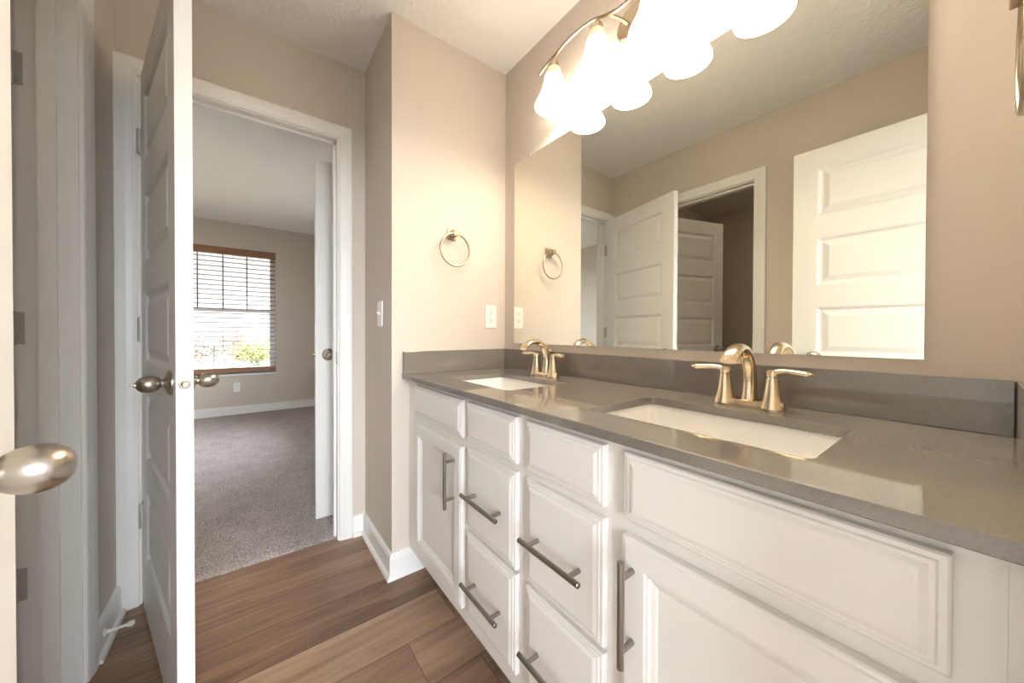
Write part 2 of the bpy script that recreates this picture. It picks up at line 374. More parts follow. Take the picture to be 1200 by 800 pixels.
BAS = [(0.0, 0.0), (0.026, 0.0), (0.0255, 0.007), (0.022, 0.014), (0.0135, 0.019), (0.0135, 0.088), (0.0115, 0.094), (0.0115, 0.098), (0.007, 0.105), (0.0, 0.107)]
def baseboard(name, pts, z=0.0):
    """pts run with the room on the left-hand side"""
    P = [Vector((x, y)) for x, y in pts]; nrm = []
    for a, c in zip(P, P[1:]):
        d = (c - a).normalized(); nrm.append(Vector((-d.y, d.x)))
    offs = []
    for i in range(len(P)):
        if i == 0: offs.append(nrm[0])
        elif i == len(P) - 1: offs.append(nrm[-1])
        else: offs.append((nrm[i - 1] + nrm[i]) / (1 + nrm[i - 1].dot(nrm[i])))
    bm = bmesh.new()
    loops = [[Vector((p.x + o.x * d, p.y + o.y * d, z + h)) for d, h in BAS] for p, o in zip(P, offs)]
    loft(bm, loops, cap0=True, cap1=True)
    return struct(name, bm, 'trim')
baseboard('baseboard_alcove', [(0.638, YT), (XO, YT), (XO, YD), (DX1 + 0.07, YD)])
baseboard('baseboard_left', [(XL, YD), (XL, LY1 + 0.07)])
baseboard('baseboard_near', [(XL, LY0 - 0.07), (XL, YR), (EX0 - 0.07, YR)])
baseboard('baseboard_bedroom', [(1.04, 3.0), (1.04, YW), (-2.25, YW), (-2.25, YB), (DX0 - 0.07, YB)], 0.008)
baseboard('baseboard_closet', [(XL - 0.115, YD - 0.02), (-2.2, YD - 0.02), (-2.2, 0.0)])

# ------------------------------------------------------------------ bedroom window
bm = bmesh.new()
def frame_rect(bm, x0, x1, z0, z1, y0, y1, wd):
    box(bm, x0, x0 + wd, y0, y1, z0, z1); box(bm, x1 - wd, x1, y0, y1, z0, z1)
    box(bm, x0 + wd, x1 - wd, y0, y1, z0, z0 + wd); box(bm, x0 + wd, x1 - wd, y0, y1, z1 - wd, z1)
frame_rect(bm, WX0, WX1, WZ0, WZ1, YW + 0.095, YW + 0.15, 0.03)
win = struct('window_1', bm, 'vinyl'); tag(win, 'white double hung bedroom window behind the brown slatted blind', 'window')
bm = bmesh.new(); frame_rect(bm, WX0 + 0.03, WX1 - 0.03, 1.33, WZ1 - 0.03, YW + 0.118, YW + 0.14, 0.03); obj('upper_sash', bm, 'vinyl', win)
bm = bmesh.new(); frame_rect(bm, WX0 + 0.03, WX1 - 0.03, WZ0 + 0.03, 1.365, YW + 0.098, YW + 0.118, 0.034); obj('lower_sash', bm, 'vinyl', win)
obj('upper_pane', boxes((WX0 + 0.06, WX1 - 0.06, YW + 0.127, YW + 0.131, 1.36, WZ1 - 0.06)), 'glass', win)
obj('lower_pane', boxes((WX0 + 0.064, WX1 - 0.064, YW + 0.106, YW + 0.110, WZ0 + 0.064, 1.331)), 'glass', win)
bm = bmesh.new()
for gx in (-0.53, -0.28, -0.03): box(bm, gx - 0.008, gx + 0.008, YW + 0.131, YW + 0.135, 1.36, WZ1 - 0.06)
tag(obj('window_grille', bm, 'grid', win), 'grey upright grille bars across the upper sash')
obj('window_sill', boxes((WX0 - 0.03, WX1 + 0.03, YW - 0.02, YW + 0.095, WZ0 - 0.022, WZ0), bev=0.004), 'trim', win)
for idx, rc, y0 in ((3, (-2.135, -1.005, WZ0, WZ1), YW + 0.10),):  # hidden twin window, added to let more daylight into the bedroom
    bm = bmesh.new(); frame_rect(bm, *rc, y0, y0 + 0.05, 0.045); box(bm, rc[0] + 0.045, rc[1] - 0.045, y0 + 0.01, y0 + 0.04, 1.32, 1.37); wn_ = struct('window_%d' % idx, bm, 'vinyl')
    obj('pane', boxes((rc[0] + 0.045, rc[1] - 0.045, y0 + 0.022, y0 + 0.026, rc[2] + 0.045, rc[3] - 0.045)), 'glass', wn_)
def added_side_window(idx, x0, x1, y0, y1, z0, z1):
    f = 0.045; xm = (x0 + x1) / 2; ym = (y0 + y1) / 2
    bm = boxes((x0, x1, y0, y0 + f, z0, z1), (x0, x1, y1 - f, y1, z0, z1), (x0, x1, y0 + f, y1 - f, z0, z0 + f), (x0, x1, y0 + f, y1 - f, z1 - f, z1), (x0, x1, ym - 0.02, ym + 0.02, z0 + f, z1 - f))
    wn = struct('window_%d' % idx, bm, 'vinyl')
    for a, b_ in ((y0 + f, ym - 0.02), (ym + 0.02, y1 - f)): obj('pane', boxes((xm - 0.002, xm + 0.002, a, b_, z0 + f, z1 - f)), 'glass', wn)
added_side_window(4, 1.13, 1.19, 3.4, 4.6, 0.75, 2.15)  # unseen, added to brighten the bedroom
added_side_window(6, 1.24, 1.28, -1.9, -0.9, 0.7, 2.1)  # unseen, added to throw daylight onto the entry door
# unseen rear room window, added to bring daylight onto the vanity fronts
bm = bmesh.new(); frame_rect(bm, -1.2, 1.0, 0.4, 2.4, -2.74, -2.69, 0.04); win2 = struct('window_2', bm, 'vinyl')
obj('pane', boxes((-1.16, 0.96, -2.716, -2.712, 0.44, 2.36)), 'glass', win2)

# ------------------------------------------------------------------ doors
EGG = [(0.0, 0.0), (0.0110, 0.001), (0.0160, 0.005), (0.0198, 0.012), (0.0218, 0.020), (0.0220, 0.026), (0.0205, 0.034), (0.0165, 0.041), (0.010, 0.0460), (0.0, 0.048)]
def knob(bm, base, axis, tip=False):
    lathe(bm, [(0.0335, 0.0), (0.0335, 0.004), (0.030, 0.008), (0.020, 0.011), (0.0145, 0.013), (0.0105, 0.016), (0.0110, 0.021)], base, axis)
    b0 = Vector(base) + Vector(axis).normalized() * 0.019
    lathe(bm, [(max(r, 0.0100) if i == 0 else r, h) for i, (r, h) in enumerate(EGG)], b0, axis)
    if tip: lathe(bm, [(0.0065, 0), (0.006, 0.004), (0.0018, 0.0055), (0.0016, 0.011), (0.0, 0.012)], b0 + Vector(axis).normalized() * 0.0465, axis, seg=12)
PANELS = [(0.222, 0.482), (0.594, 0.842), (0.954, 1.206), (1.318, 1.568), (1.684, 1.930)]
def make_door(idx, W, pin, d, side, label, knob_z=0.93, tips=(False, False), Z0=0.014, knobs=True, hinge_mat='hinge'):
    """five panel door; local x from the hinge pin to the free edge, slab between local y 0 and side*0.035"""
    rz = math.atan2(d[1], d[0])
    TH = 0.035; ZT = 2.035
    ya, yb = (0.0, TH) if side > 0 else (-TH, 0.0)
    x0, x1 = (0.013 if idx == 1 else 0.006), W
    bm = bmesh.new()
    # both faces with five sunk panels each
    for yf, sg in ((ya, -1), (yb, 1)):
        to3 = lambda a, c, h, yf=yf, sg=sg: Vector((a, yf + sg * h, c))
        s0, s1 = x0 + 0.098, x1 - 0.098
        q = lambda a, c, e, g: bm.faces.new([bm.verts.new(to3(*p, 0)) for p in ((a, e), (c, e), (c, g), (a, g))])
        q(x0, s0, Z0, ZT); q(s1, x1, Z0, ZT)
        zs = [Z0] + [z for p in PANELS for z in p] + [ZT]
        for k in range(0, len(zs), 2): q(s0, s1, zs[k], zs[k + 1])
        for p0, p1 in PANELS:
            nested(bm, (s0, s1, p0, p1), [(0, 0), (0.002, -0.001), (0.007, -0.0025), (0.013, -0.0095), (0.017, -0.0115), (0.023, -0.0115), (0.026, -0.0105), (0.046, -0.0030), (0.049, -0.0025)], to3)
    for xe in (x0, x1): bm.faces.new([bm.verts.new(p) for p in ((xe, ya, Z0), (xe, yb, Z0), (xe, yb, ZT), (xe, ya, ZT))])
    for ze in (Z0, ZT): bm.faces.new([bm.verts.new(p) for p in ((x0, ya, ze), (x1, ya, ze), (x1, yb, ze), (x0, yb, ze))])
    bmesh.ops.remove_doubles(bm, verts=bm.verts[:], dist=0.0002)
    slab = obj('door_%d' % idx, bm, 'door'); slab.location = (pin[0], pin[1], 0); slab.rotation_euler = (0, 0, rz)
    tag(slab, label, 'door', kind='structure')
    if knobs:
        for (yf, sg), tp in zip(((ya, -1), (yb, 1)), tips):
            bm = bmesh.new(); knob(bm, (x1 - (0.090 if idx == 2 else 0.065), yf, knob_z), (0, sg, 0), tp)
            obj('door_knob', bm, 'nickel_dark', slab, smooth=True, local=True)
        bm = lathe(bmesh.new(), [(0.0130, 0), (0.0130, 0.0010), (0.0115, 0.0015)], (x1 - 0.0003, (ya + yb) / 2, knob_z), (1, 0, 0), seg=24)
        obj('latch_plate', bm, 'hinge', slab, local=True)
        bm = bmesh.new(); lathe(bm, [(0.0085, 0), (0.0085, 0.006), (0.006, 0.009)], (x1 + 0.001, (ya + yb) / 2, knob_z), (1, 0, 0), seg=16)
        tag(obj('latch_bolt', bm, 'nickel', slab, smooth=True, local=True))
    py = ya - 0.004 if side > 0 else yb + 0.004
    for hz in (0.355, 1.075, 1.795):
        bm = bmesh.new()
        lathe(bm, [(0.0055, -0.047), (0.0065, -0.045), (0.0065, 0.045), (0.0055, 0.047)], (0, py, hz), (0, 0, 1), seg=12)
        box(bm, 0.0, x0 + 0.0006, min(py, py + side * 0.03), max(py, py + side * 0.03), hz - 0.045, hz + 0.045)
        obj('hinge', bm, hinge_mat, slab, smooth=True, local=True)
    return slab
th = math.radians(15.0)
make_door(1, 0.711, (DX0 + 0.007, YD - 0.024), (math.sin(th), -math.cos(th)), 1, 'white panel door standing open from the bedroom doorway, nearly edge-on', 0.93, (True, False))
make_door(2, 0.650, (-0.2360, YR + 0.008), (0.0, 1.0), -1, 'white entry door at the far left edge of the photo, with the nearest big knob', 0.940, (False, True))
th = math.radians(73)
make_door(3, 0.70, (XL - 0.121, LY1 - 0.004), (-math.sin(th), -math.cos(th)), 1, 'white panel door swung into the dark closet, seen only in the mirror', 0.93)
make_door(4, 0.72, (1.018, 2.206), (-1, 0), 1, 'white door inside the bedroom with a round knob, beyond the doorway jamb', 0.94)
# hinge leaves on the jambs
trim1 = bpy.data.objects['trim_1']; trim3 = bpy.data.objects['trim_3']
for hz in (0.355, 1.075, 1.795):
    obj('hinge_leaf', boxes((DX0, DX0 + 0.0015, YD - 0.018, YD + 0.032, hz - 0.045, hz + 0.045)), 'hinge', trim1)
    bm = boxes((XL - 0.119, XL - 0.101, LY1 - 0.0015, LY1, hz - 0.045, hz + 0.045))
    for k in (-0.03, 0.0, 0.03): lathe(bm, [(0.004, 0), (0.003, 0.0012)], (XL - 0.110 + 0.004 * (1 if k == 0 else -1), LY1 - 0.0015, hz + k), (0, -1, 0), seg=10)
    obj('hinge_leaf', bm, 'hinge', trim3)
bm = boxes((DX1 - 0.0016, DX1, YD + 0.004, YD + 0.032, 0.905, 0.965)); obj('strike_plate', bm, 'hinge', trim1)

# ------------------------------------------------------------------ vanity cabinet
XF = 0.557      # front plane of doors and drawers
XS = 0.577      # face frame
van = thing('vanity_cabinet', 'long white double vanity cabinet with bar pulls under the grey countertop', 'cabinet', (0.83, 0.71, 0))
VY0, VY1 = YR + 0.003, YT - 0.003
bm = boxes((XS, XS + 0.019, -0.02, VY1, 0.108, 0.862), (XS + 0.0008, XS + 0.019, VY0, -0.0201, 0.108, 0.862))   # face frame and filler strip
box(bm, XS + 0.019, XM - 0.003, VY1 - 0.016, VY1, 0.108, 0.862); box(bm, XS + 0.019, XM - 0.003, VY0, VY0 + 0.016, 0.108, 0.862)
box(bm, XS + 0.019, XM - 0.003, VY0 + 0.016, VY1 - 0.016, 0.108, 0.124); box(bm, XM - 0.012, XM - 0.003, VY0 + 0.016, VY1 - 0.016, 0.124, 0.862)
obj('cabinet_body', bm, 'cabinet', van)
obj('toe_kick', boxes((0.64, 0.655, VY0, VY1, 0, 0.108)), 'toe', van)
DRW = [(0, 0.0), (0.0, 0.011), (0.0025, 0.0135), (0.008, 0.0138), (0.010, 0.0160), (0.0145, 0.0162), (0.021, 0.0190), (0.024, 0.0195)]
DOR = [(0, 0.0), (0.0, 0.014), (0.002, 0.0165), (0.007, 0.0172), (0.009, 0.0192), (0.046, 0.0195), (0.048, 0.0175), (0.053, 0.0165), (0.056, 0.013), (0.064, 0.0105), (0.067, 0.0085)]
fx = lambda a, c, h: Vector((XF + 0.0195 - h, a, c))
def front(name, y0, y1, z0, z1, prof):
    bm = bmesh.new(); nested(bm, (y0, y1, z0, z1), prof, fx)
    bm.faces.new([bm.verts.new(fx(*p, 0)) for p in ((y0, z0), (y1, z0), (y1, z1), (y0, z1))])
    bmesh.ops.remove_doubles(bm, verts=bm.verts[:], dist=0.0001)
    return obj(name, bm, 'cabinet', van)
def pull(parent, y, z, vertical):
    bm = bmesh.new(); ax = (0, 0, 1) if vertical else (0, 1, 0); L = 0.094
    ctr = Vector((0.522, y, z)); A = Vector(ax)
    lathe(bm, [(0.0050, -L), (0.0062, -L + 0.001), (0.0062, L - 0.001), (0.0050, L)], ctr, ax, seg=16)
    for s in (-1, 1):
        lathe(bm, [(0.0052, 0), (0.0052, XF - 0.522 + 0.001)], ctr + A * s * 0.064, (1, 0, 0), seg=12)
    return obj('handle', bm, 'pull', parent, smooth=True)
c1 = (0.985, 1.390); c2 = (0.704, 0.958); c3 = (0.427, 0.664); c4 = (0.012, 0.384)
for c, nm in ((c1, 'false_front'), (c2, 'false_front'), (c3, 'false_front'), (c4, 'false_front')): front(nm, c[0], c[1], 0.721, 0.845, DRW)
d = front('door', c1[0], c1[1], 0.158, 0.692, DOR); pull(d, 1.031, 0.572, True)
d = front('door', c4[0], c4[1], 0.158, 0.692, DOR); pull(d, 0.3595, 0.573, True)
for c, hy in ((c2, 0.831), (c3, 0.548)):
    d = front('drawer', c[0], c[1], 0.441, 0.699, DRW); pull(d, hy, 0.568, False)
    d = front('drawer', c[0], c[1], 0.162, 0.429, DRW); pull(d, hy, 0.292, False)

# ------------------------------------------------------------------ countertop
ct = thing('vanity_countertop', 'glossy taupe grey quartz countertop with two sink cutouts along the mirror wall', 'countertop', (0.83, 0.71, 0.863))
CX0, CZ0, CZ1 = 0.542, 0.8635, 0.8835
SINKS = [(0.657, 0.936, 0.137, 0.548), (0.657, 0.936, 0.866, 1.277)]
bm = bmesh.new(); edges = []
def ring(pts):
    vs = [bm.verts.new(p) for p in pts]
    return [bm.edges.new((vs[i], vs[(i + 1) % len(vs)])) for i in range(len(vs))]
edges += ring([Vector(p) for p in ((CX0, VY0, CZ1), (XM - 0.002, VY0, CZ1), (XM - 0.002, VY1, CZ1), (CX0, VY1, CZ1))])
for s in SINKS: edges += ring(rrect(*s, 0.018, CZ1))
res = bmesh.ops.triangle_fill(bm, use_beauty=True, use_dissolve=False, edges=edges)
ex = bmesh.ops.extrude_face_region(bm, geom=bm.faces[:])
for v in ex['geom']:
    if isinstance(v, bmesh.types.BMVert): v.co.z = CZ0
o = obj('counter_slab', bm, 'quartz', ct)
bv = o.modifiers.new('eased', 'BEVEL'); bv.width = 0.0018; bv.segments = 2; bv.limit_method = 'ANGLE'; bv.angle_limit = math.radians(60)
BZ = 0.9825
bs = obj('backsplash', boxes((XM - 0.021, XM - 0.001, VY0 + 0.021, VY1 - 0.021, CZ1 + 0.0002, BZ), bev=0.0012), 'quartz')
tag(bs, 'long taupe quartz backsplash strip under the mirror, behind both faucets', 'backsplash')
bs['group'] = 'backsplash pieces on the countertop'
bs = obj('side_splash', boxes((CX0 + 0.002, XM - 0.001, VY1 - 0.020, VY1, CZ1 + 0.0002, BZ), bev=0.0012), 'quartz')
tag(bs, 'short taupe quartz side splash under the towel ring and outlet', 'backsplash')
bs['group'] = 'backsplash pieces on the countertop'
bs = obj('side_splash', boxes((CX0 + 0.002, XM - 0.001, VY0, VY0 + 0.020, CZ1 + 0.0002, BZ), bev=0.0012), 'quartz')
tag(bs, 'taupe quartz side splash on the counter at the right edge of the photo', 'backsplash'); bs['group'] = 'backsplash pieces on the countertop'

# ------------------------------------------------------------------ sinks
for s, lab in zip(SINKS, ('white rectangular undermount sink in the counter, nearest the camera', 'white rectangular undermount sink beside the towel ring wall')):
    cx, cy = (s[0] + s[1]) / 2, (s[2] + s[3]) / 2
    sk = thing('sink', lab, 'sink', (cx, cy, 0.73), group='undermount sinks in the vanity')
    g = lambda i, z, r: rrect(s[0] + i, s[1] - i, s[2] + i, s[3] - i, r, z)
    bm = bmesh.new()
    loft(bm, [g(-0.022, 0.8495, 0.03), g(-0.022, 0.8630, 0.03), g(-0.006, 0.8630, 0.022), g(-0.003, 0.861, 0.022), g(0.0, 0.850, 0.024), g(0.012, 0.79, 0.03), g(0.022, 0.752, 0.04), g(0.036, 0.737, 0.05), g(0.06, 0.731, 0.06), g(0.10, 0.729, 0.035)], cap1=True)
    loft(bm, [g(-0.022, 0.8495, 0.03), g(-0.010, 0.8495, 0.03), g(0.0, 0.79, 0.03), g(0.01, 0.745, 0.04), g(0.03, 0.722, 0.05), g(0.06, 0.716, 0.06)], cap1=True)
    bmesh.ops.remove_doubles(bm, verts=bm.verts[:], dist=0.0001)
    obj('basin', bm, 'porcelain', sk, smooth=True, angle=50)
    bm = bmesh.new(); lathe(bm, [(0.024, 0.0), (0.024, 0.003), (0.020, 0.004), (0.018, 0.002), (0.016, 0.006), (0.0, 0.008)], (cx, cy, 0.7285))
    obj('drain', bm, 'lamplit', sk, smooth=True)

# ------------------------------------------------------------------ faucets
def make_faucet(label, x, y):
    f = thing('faucet', label, 'faucet', (x, y, CZ1), group='faucets on the vanity')
    bm = bmesh.new()                                        # bridge plate joining the three columns
    pts = [(0, -0.062 + 0.124 * k / 16, 0) for k in range(17)]
    loops = []
    for z, sc in ((0.0003, 1.0), (0.006, 1.0), (0.012, 0.93), (0.016, 0.80)):
        L = []
        for k in range(40):
            a = 2 * math.pi * k / 40; cyy = math.cos(a); 
            yv = 0.078 * math.copysign(abs(cyy) ** 0.8, cyy) * (0.5 + 0.5 * sc)
            hw = (0.017 + 0.009 * min(1, abs(yv) / 0.055) ** 2 + 0.004 * math.exp(-(yv / 0.018) ** 2)) * sc
            L.append(Vector((hw * math.copysign(abs(math.sin(a)) ** 0.75, math.sin(a)), yv, z + 0.007 * min(1, abs(yv) / 0.05) ** 2 * (z > 0.008))))
        loops.append(L)
    loft(bm, loops, cap0=True, cap1=True)
    obj('base_plate', bm, 'lamplit', f, smooth=True, local=True)
    for s in (-1, 1):
        bm = bmesh.new()
        lathe(bm, [(0.027, 0.004), (0.026, 0.008), (0.0215, 0.020), (0.0175, 0.040), (0.0148, 0.060), (0.0135, 0.074), (0.0135, 0.0755), (0.0125, 0.0765), (0.0125, 0.0785), (0.0138, 0.0795), (0.0138, 0.090), (0.011, 0.0945), (0.004, 0.096)], (0, s * 0.051, 0), seg=28)
        col = obj('handle_column', bm, 'lamplit', f, smooth=True, local=True)
        bm = bmesh.new()
        path = catmull([(0.0, s * 0.050, 0.083), (-0.001, s * 0.060, 0.090), (-0.004, s * 0.076, 0.0935), (-0.009, s * 0.097, 0.0925), (-0.015, s * 0.118, 0.0915), (-0.018, s * 0.127, 0.0930)], 5)
        sweep(bm, path, [(0.010, 0.009), (0.0095, 0.008), (0.0085, 0.0065), (0.0105, 0.0075), (0.0105, 0.0070), (0.0040, 0.0025)], side=(1, 0, 0), seg=16)
        obj('lever', bm, 'lamplit', col, smooth=True, local=True)
    bm = bmesh.new()
    path = catmull([(0.006, 0, 0.002), (0.010, 0, 0.030), (0.012, 0, 0.065), (0.004, 0, 0.105), (-0.018, 0, 0.135), (-0.050, 0, 0.147), (-0.080, 0, 0.143), (-0.103, 0, 0.132), (-0.118, 0, 0.117)], 6)
    sweep(bm, path, [(0.021, 0.021), (0.017, 0.018), (0.0155, 0.0165), (0.0150, 0.0150), (0.0150, 0.0125), (0.0160, 0.0110), (0.0180, 0.0100), (0.0190, 0.0095), (0.0175, 0.0085)], side=(0, 1, 0), seg=20)
    obj('spout', bm, 'lamplit', f, smooth=True, local=True)
    bm = bmesh.new(); lathe(bm, [(0.0025, 0.008), (0.0025, 0.098), (0.0055, 0.102), (0.0060, 0.108), (0.004, 0.113)], (0.034, 0, 0), seg=12)
    obj('lift_rod', bm, 'lamplit', f, smooth=True, local=True)
    return f
make_faucet('champagne nickel arched faucet behind the sink nearest the camera', 1.010, 0.335)
make_faucet('champagne nickel arched faucet behind the sink by the towel ring wall', 1.010, 1.071)

# ------------------------------------------------------------------ mirror
mir = thing('wall_mirror', 'large frameless wall mirror above the backsplash', 'mirror', (XM, 0.731, 1.0135))
MY0, MY1, MZ0, MZ1 = 0.0616, 1.4011, 1.0134, 1.9277
bm = boxes((XM - 0.0020, XM - 0.0004, MY0, MY1, MZ0, MZ1)); obj('mirror_backing', bm, 'mirror_edge', mir)
obj('mirror_glass', boxes((XM - 0.0032, XM - 0.0021, MY0, MY1, MZ0, MZ1)), 'mirror', mir)
for y, z, s in ((1.284, MZ1, 1), (0.20, MZ1, 1)):
    bm = boxes((XM - 0.0060, XM - 0.0005, y - 0.007, y + 0.007, min(z, z + s * 0.008), max(z, z + s * 0.008)), (XM - 0.0060, XM - 0.0036, y - 0.007, y + 0.007, min(z - s * 0.006, z), max(z - s * 0.006, z)))
    obj('mirror_clip', bm, 'hinge', mir)

# ------------------------------------------------------------------ vanity light
LYC = 0.6925; LX = 1.0
vl = thing('vanity_light', 'four shade brushed nickel vanity light lit above the mirror', 'light', (XM, LYC, 2.15))
bm = bmesh.new()
loops = []
for dx, sc in ((0.0, 1.0), (0.008, 1.0), (0.015, 0.93), (0.019, 0.80), (0.020, 0.74)):
    loops.append([Vector((XM - 0.0005 - dx, LYC + 0.095 * sc * math.cos(2 * math.pi * k / 40), 2.165 + 0.066 * sc * math.sin(2 * math.pi * k / 40))) for k in range(40)])
loft(bm, loops, cap0=True, cap1=True); obj('backplate', bm, 'ring', vl, smooth=True)
bm = bmesh.new()
half = [(0.405, 2.160), (0.37, 2.174), (0.3225, 2.183), (0.25, 2.196), (0.17, 2.196), (0.1075, 2.182), (0.055, 2.158), (0.0, 2.146)]
pts = [(LX, LYC + a, z) for a, z in half] + [(LX, LYC - a, z) for a, z in half[-2::-1]]
path = catmull(pts, 5); sweep(bm, path, [(0.0075, 0.0055)] * len(path), side=(1, 0, 0), seg=12)
obj('curved_bar', bm, 'ring', vl, smooth=True)
for s in (-1, 1):
    bm = bmesh.new(); path = catmull([(XM - 0.018, LYC + s * 0.045, 2.165), (1.06, LYC + s * 0.05, 2.168), (LX + 0.003, LYC + s * 0.058, 2.160)], 6)
    sweep(bm, path, 0.006, seg=10); obj('arm', bm, 'ring', vl, smooth=True)
for k, yo in enumerate((0.3225, 0.1075, -0.1075, -0.3225)):
    y = LYC + yo
    bm = bmesh.new()
    lathe(bm, [(0.007, 0.052), (0.007, 0.034), (0.019, 0.030), (0.023, 0.022), (0.0235, 0.0)], (LX, y, 2.128))
    cup = obj('socket_cup', bm, 'ring', vl, smooth=True)
    outp = [(0.0250, 0.0), (0.0300, -0.012), (0.0345, -0.032)]
    outl = [(0.0345, -0.032), (0.0385, -0.055), (0.0440, -0.078), (0.0540, -0.104), (0.0660, -0.126), (0.0730, -0.142), (0.0735, -0.150)]
    bm = bmesh.new()
    lathe(bm, [(r - 0.003, h) for r, h in outp[::-1]] + outp, (LX, y, 2.135), seg=32, cap=False); obj('shade_neck', bm, 'neck', vl, smooth=True)
    bm = bmesh.new()
    lathe(bm, [(r - 0.003, h) for r, h in outl[::-1]][::1] + outl, (LX, y, 2.135), seg=32, cap=False)
    sh = obj('lamp_shade', bm, 'shade', vl, smooth=True)
    L = bpy.data.lights.new('bulb_light', 'POINT'); L.energy = BULB_WATT; L.color = (1.0, 0.90, 0.77); L.shadow_soft_size = 0.028
    lo = bpy.data.objects.new('bulb_light', L); lo.location = (LX - XM, y - LYC, 2.02 - 2.15); C.objects.link(lo); lo.parent = vl

# ------------------------------------------------------------------ unseen lamp, added to brighten and warm the closet
cl = thing('added_closet_lamp', 'added ceiling lamp brightening the closet, out of view', 'light', (-1.35, 0.75, H))
bm = bmesh.new(); lathe(bm, [(0.14, -0.0005), (0.14, -0.018), (0.125, -0.024)], (0, 0, 0)); obj('canopy', bm, 'nickel', cl, smooth=True, local=True)
bm = bmesh.new(); lathe(bm, [(0.122, -0.022), (0.118, -0.045), (0.10, -0.066), (0.065, -0.082), (0.025, -0.088), (0.0, -0.0885)], (0, 0, 0)); obj('lamp_shade', bm, 'added_shade', cl, smooth=True, local=True)
# ------------------------------------------------------------------ towel rings
def towel_ring(label, x, ywall, sgn, z, off):
    r = thing('towel_ring', label, 'towel ring', (x, ywall, z), group='towel rings at the vanity')
    bm = boxes((-0.024, 0.024, min(0, sgn * 0.008), max(0, sgn * 0.008), -0.026, 0.026), bev=0.002)
    obj('mounting_plate', bm, 'ring', r, local=True)
    bm = boxes((-0.0135, 0.0135, min(sgn * 0.008, sgn * (off + 0.012)), max(sgn * 0.008, sgn * (off + 0.012)), -0.0135, 0.0135), bev=0.002)
    obj('post', bm, 'ring', r, local=True)
    bm = bmesh.new(); R0 = 0.076; n = 56; loops = []
    for k in range(n + 1):
        a = 2 * math.pi * k / n; c = Vector((R0 * math.sin(a), sgn * off, -0.078 + R0 * math.cos(a))); e = Vector((math.sin(a), 0, math.cos(a)))
        loops.append([c + e * 0.0048 * math.cos(b_) + Vector((0, 0.0048 * math.sin(b_), 0)) for b_ in [2 * math.pi * j / 10 for j in range(10)]])
    loft(bm, loops); bmesh.ops.remove_doubles(bm, verts=bm.verts[:], dist=0.0001)
    obj('ring', bm, 'ring', r, smooth=True, local=True)
towel_ring('brushed nickel towel ring on the lit wall left of the mirror', 0.785, YT, -1, 1.535, 0.041)
towel_ring('blurred brushed nickel towel ring at the upper right edge of the photo', 0.82, YR, 1, 1.515, 0.031)

# ------------------------------------------------------------------ outlets, switch
def outlet(label, loc, rz, w_=0.070, h_=0.117):
    """plate in local xz, facing local -y"""
    o = thing('wall_outlet', label, 'outlet', loc, rz, group='white wall outlets')
    obj('cover_plate', boxes((-w_ / 2, w_ / 2, -0.006, -0.0003, -h_ / 2, h_ / 2), bev=0.0018), 'plastic', o, local=True)
    for s in (-1, 1):
        bm = bmesh.new()
        loft(bm, [[Vector((p.x, y, p.y)) for p in rrect(-0.0165, 0.0165, s * 0.0205 - 0.0140, s * 0.0205 + 0.0140, 0.009, 0)] for y in (-0.0058, -0.0078)], cap1=True, cap0=True)
        rc = obj('receptacle', bm, 'plastic', o, local=True)
        obj('socket_slots', boxes(*[(x - 0.0012, x + 0.0012, -0.0083, -0.0077, s * 0.0205 - 0.002, s * 0.0205 + 0.006) for x in (-0.0065, 0.0065)], (-0.002, 0.002, -0.0083, -0.0077, s * 0.0205 - 0.0095, s * 0.0205 - 0.0055)), 'slot', rc, local=True)
    return o
outlet('white duplex outlet on the towel ring wall just left of the mirror', (1.014, YT, 1.149), 0)
outlet('white duplex outlet on the bedroom wall under the window', (-0.139, YW, 0.356), 0)
sw = thing('light_switch', 'white toggle light switch on the narrow side wall beside the bedroom doorway', 'switch', (XO, 1.640, 1.153), -math.pi / 2)
obj('cover_plate', boxes((-0.035, 0.035, -0.006, -0.0003, -0.0585, 0.0585), bev=0.0018), 'plastic', sw, local=True)
bm = bmesh.new(); sweep(bm, [(0, -0.005, 0.0), (0, -0.012, 0.004), (0, -0.019, 0.008)], [(0.005, 0.0095), (0.0045, 0.007), (0.004, 0.0045)], side=(1, 0, 0), seg=12)
obj('toggle', bm, 'plastic', sw, local=True)

# ------------------------------------------------------------------ door stop on the left baseboard
ds = thing('door_stop', 'small cream door stop sticking out of the left baseboard near the floor', 'door stop', (XL + 0.0135, 1.70, 0.062))
bm = bmesh.new(); lathe(bm, [(0.012, 0), (0.012, 0.003), (0.005, 0.007), (0.0045, 0.055)], (0, 0, 0), (1, 0, 0), seg=14); obj('rod', bm, 'rubber', ds, smooth=True, local=True)
bm = bmesh.new(); lathe(bm, [(0.008, 0.055), (0.009, 0.058), (0.009, 0.068), (0.006, 0.071)], (0, 0, 0), (1, 0, 0), seg=14); obj('rubber_tip', bm, 'rubber', ds, smooth=True, local=True)

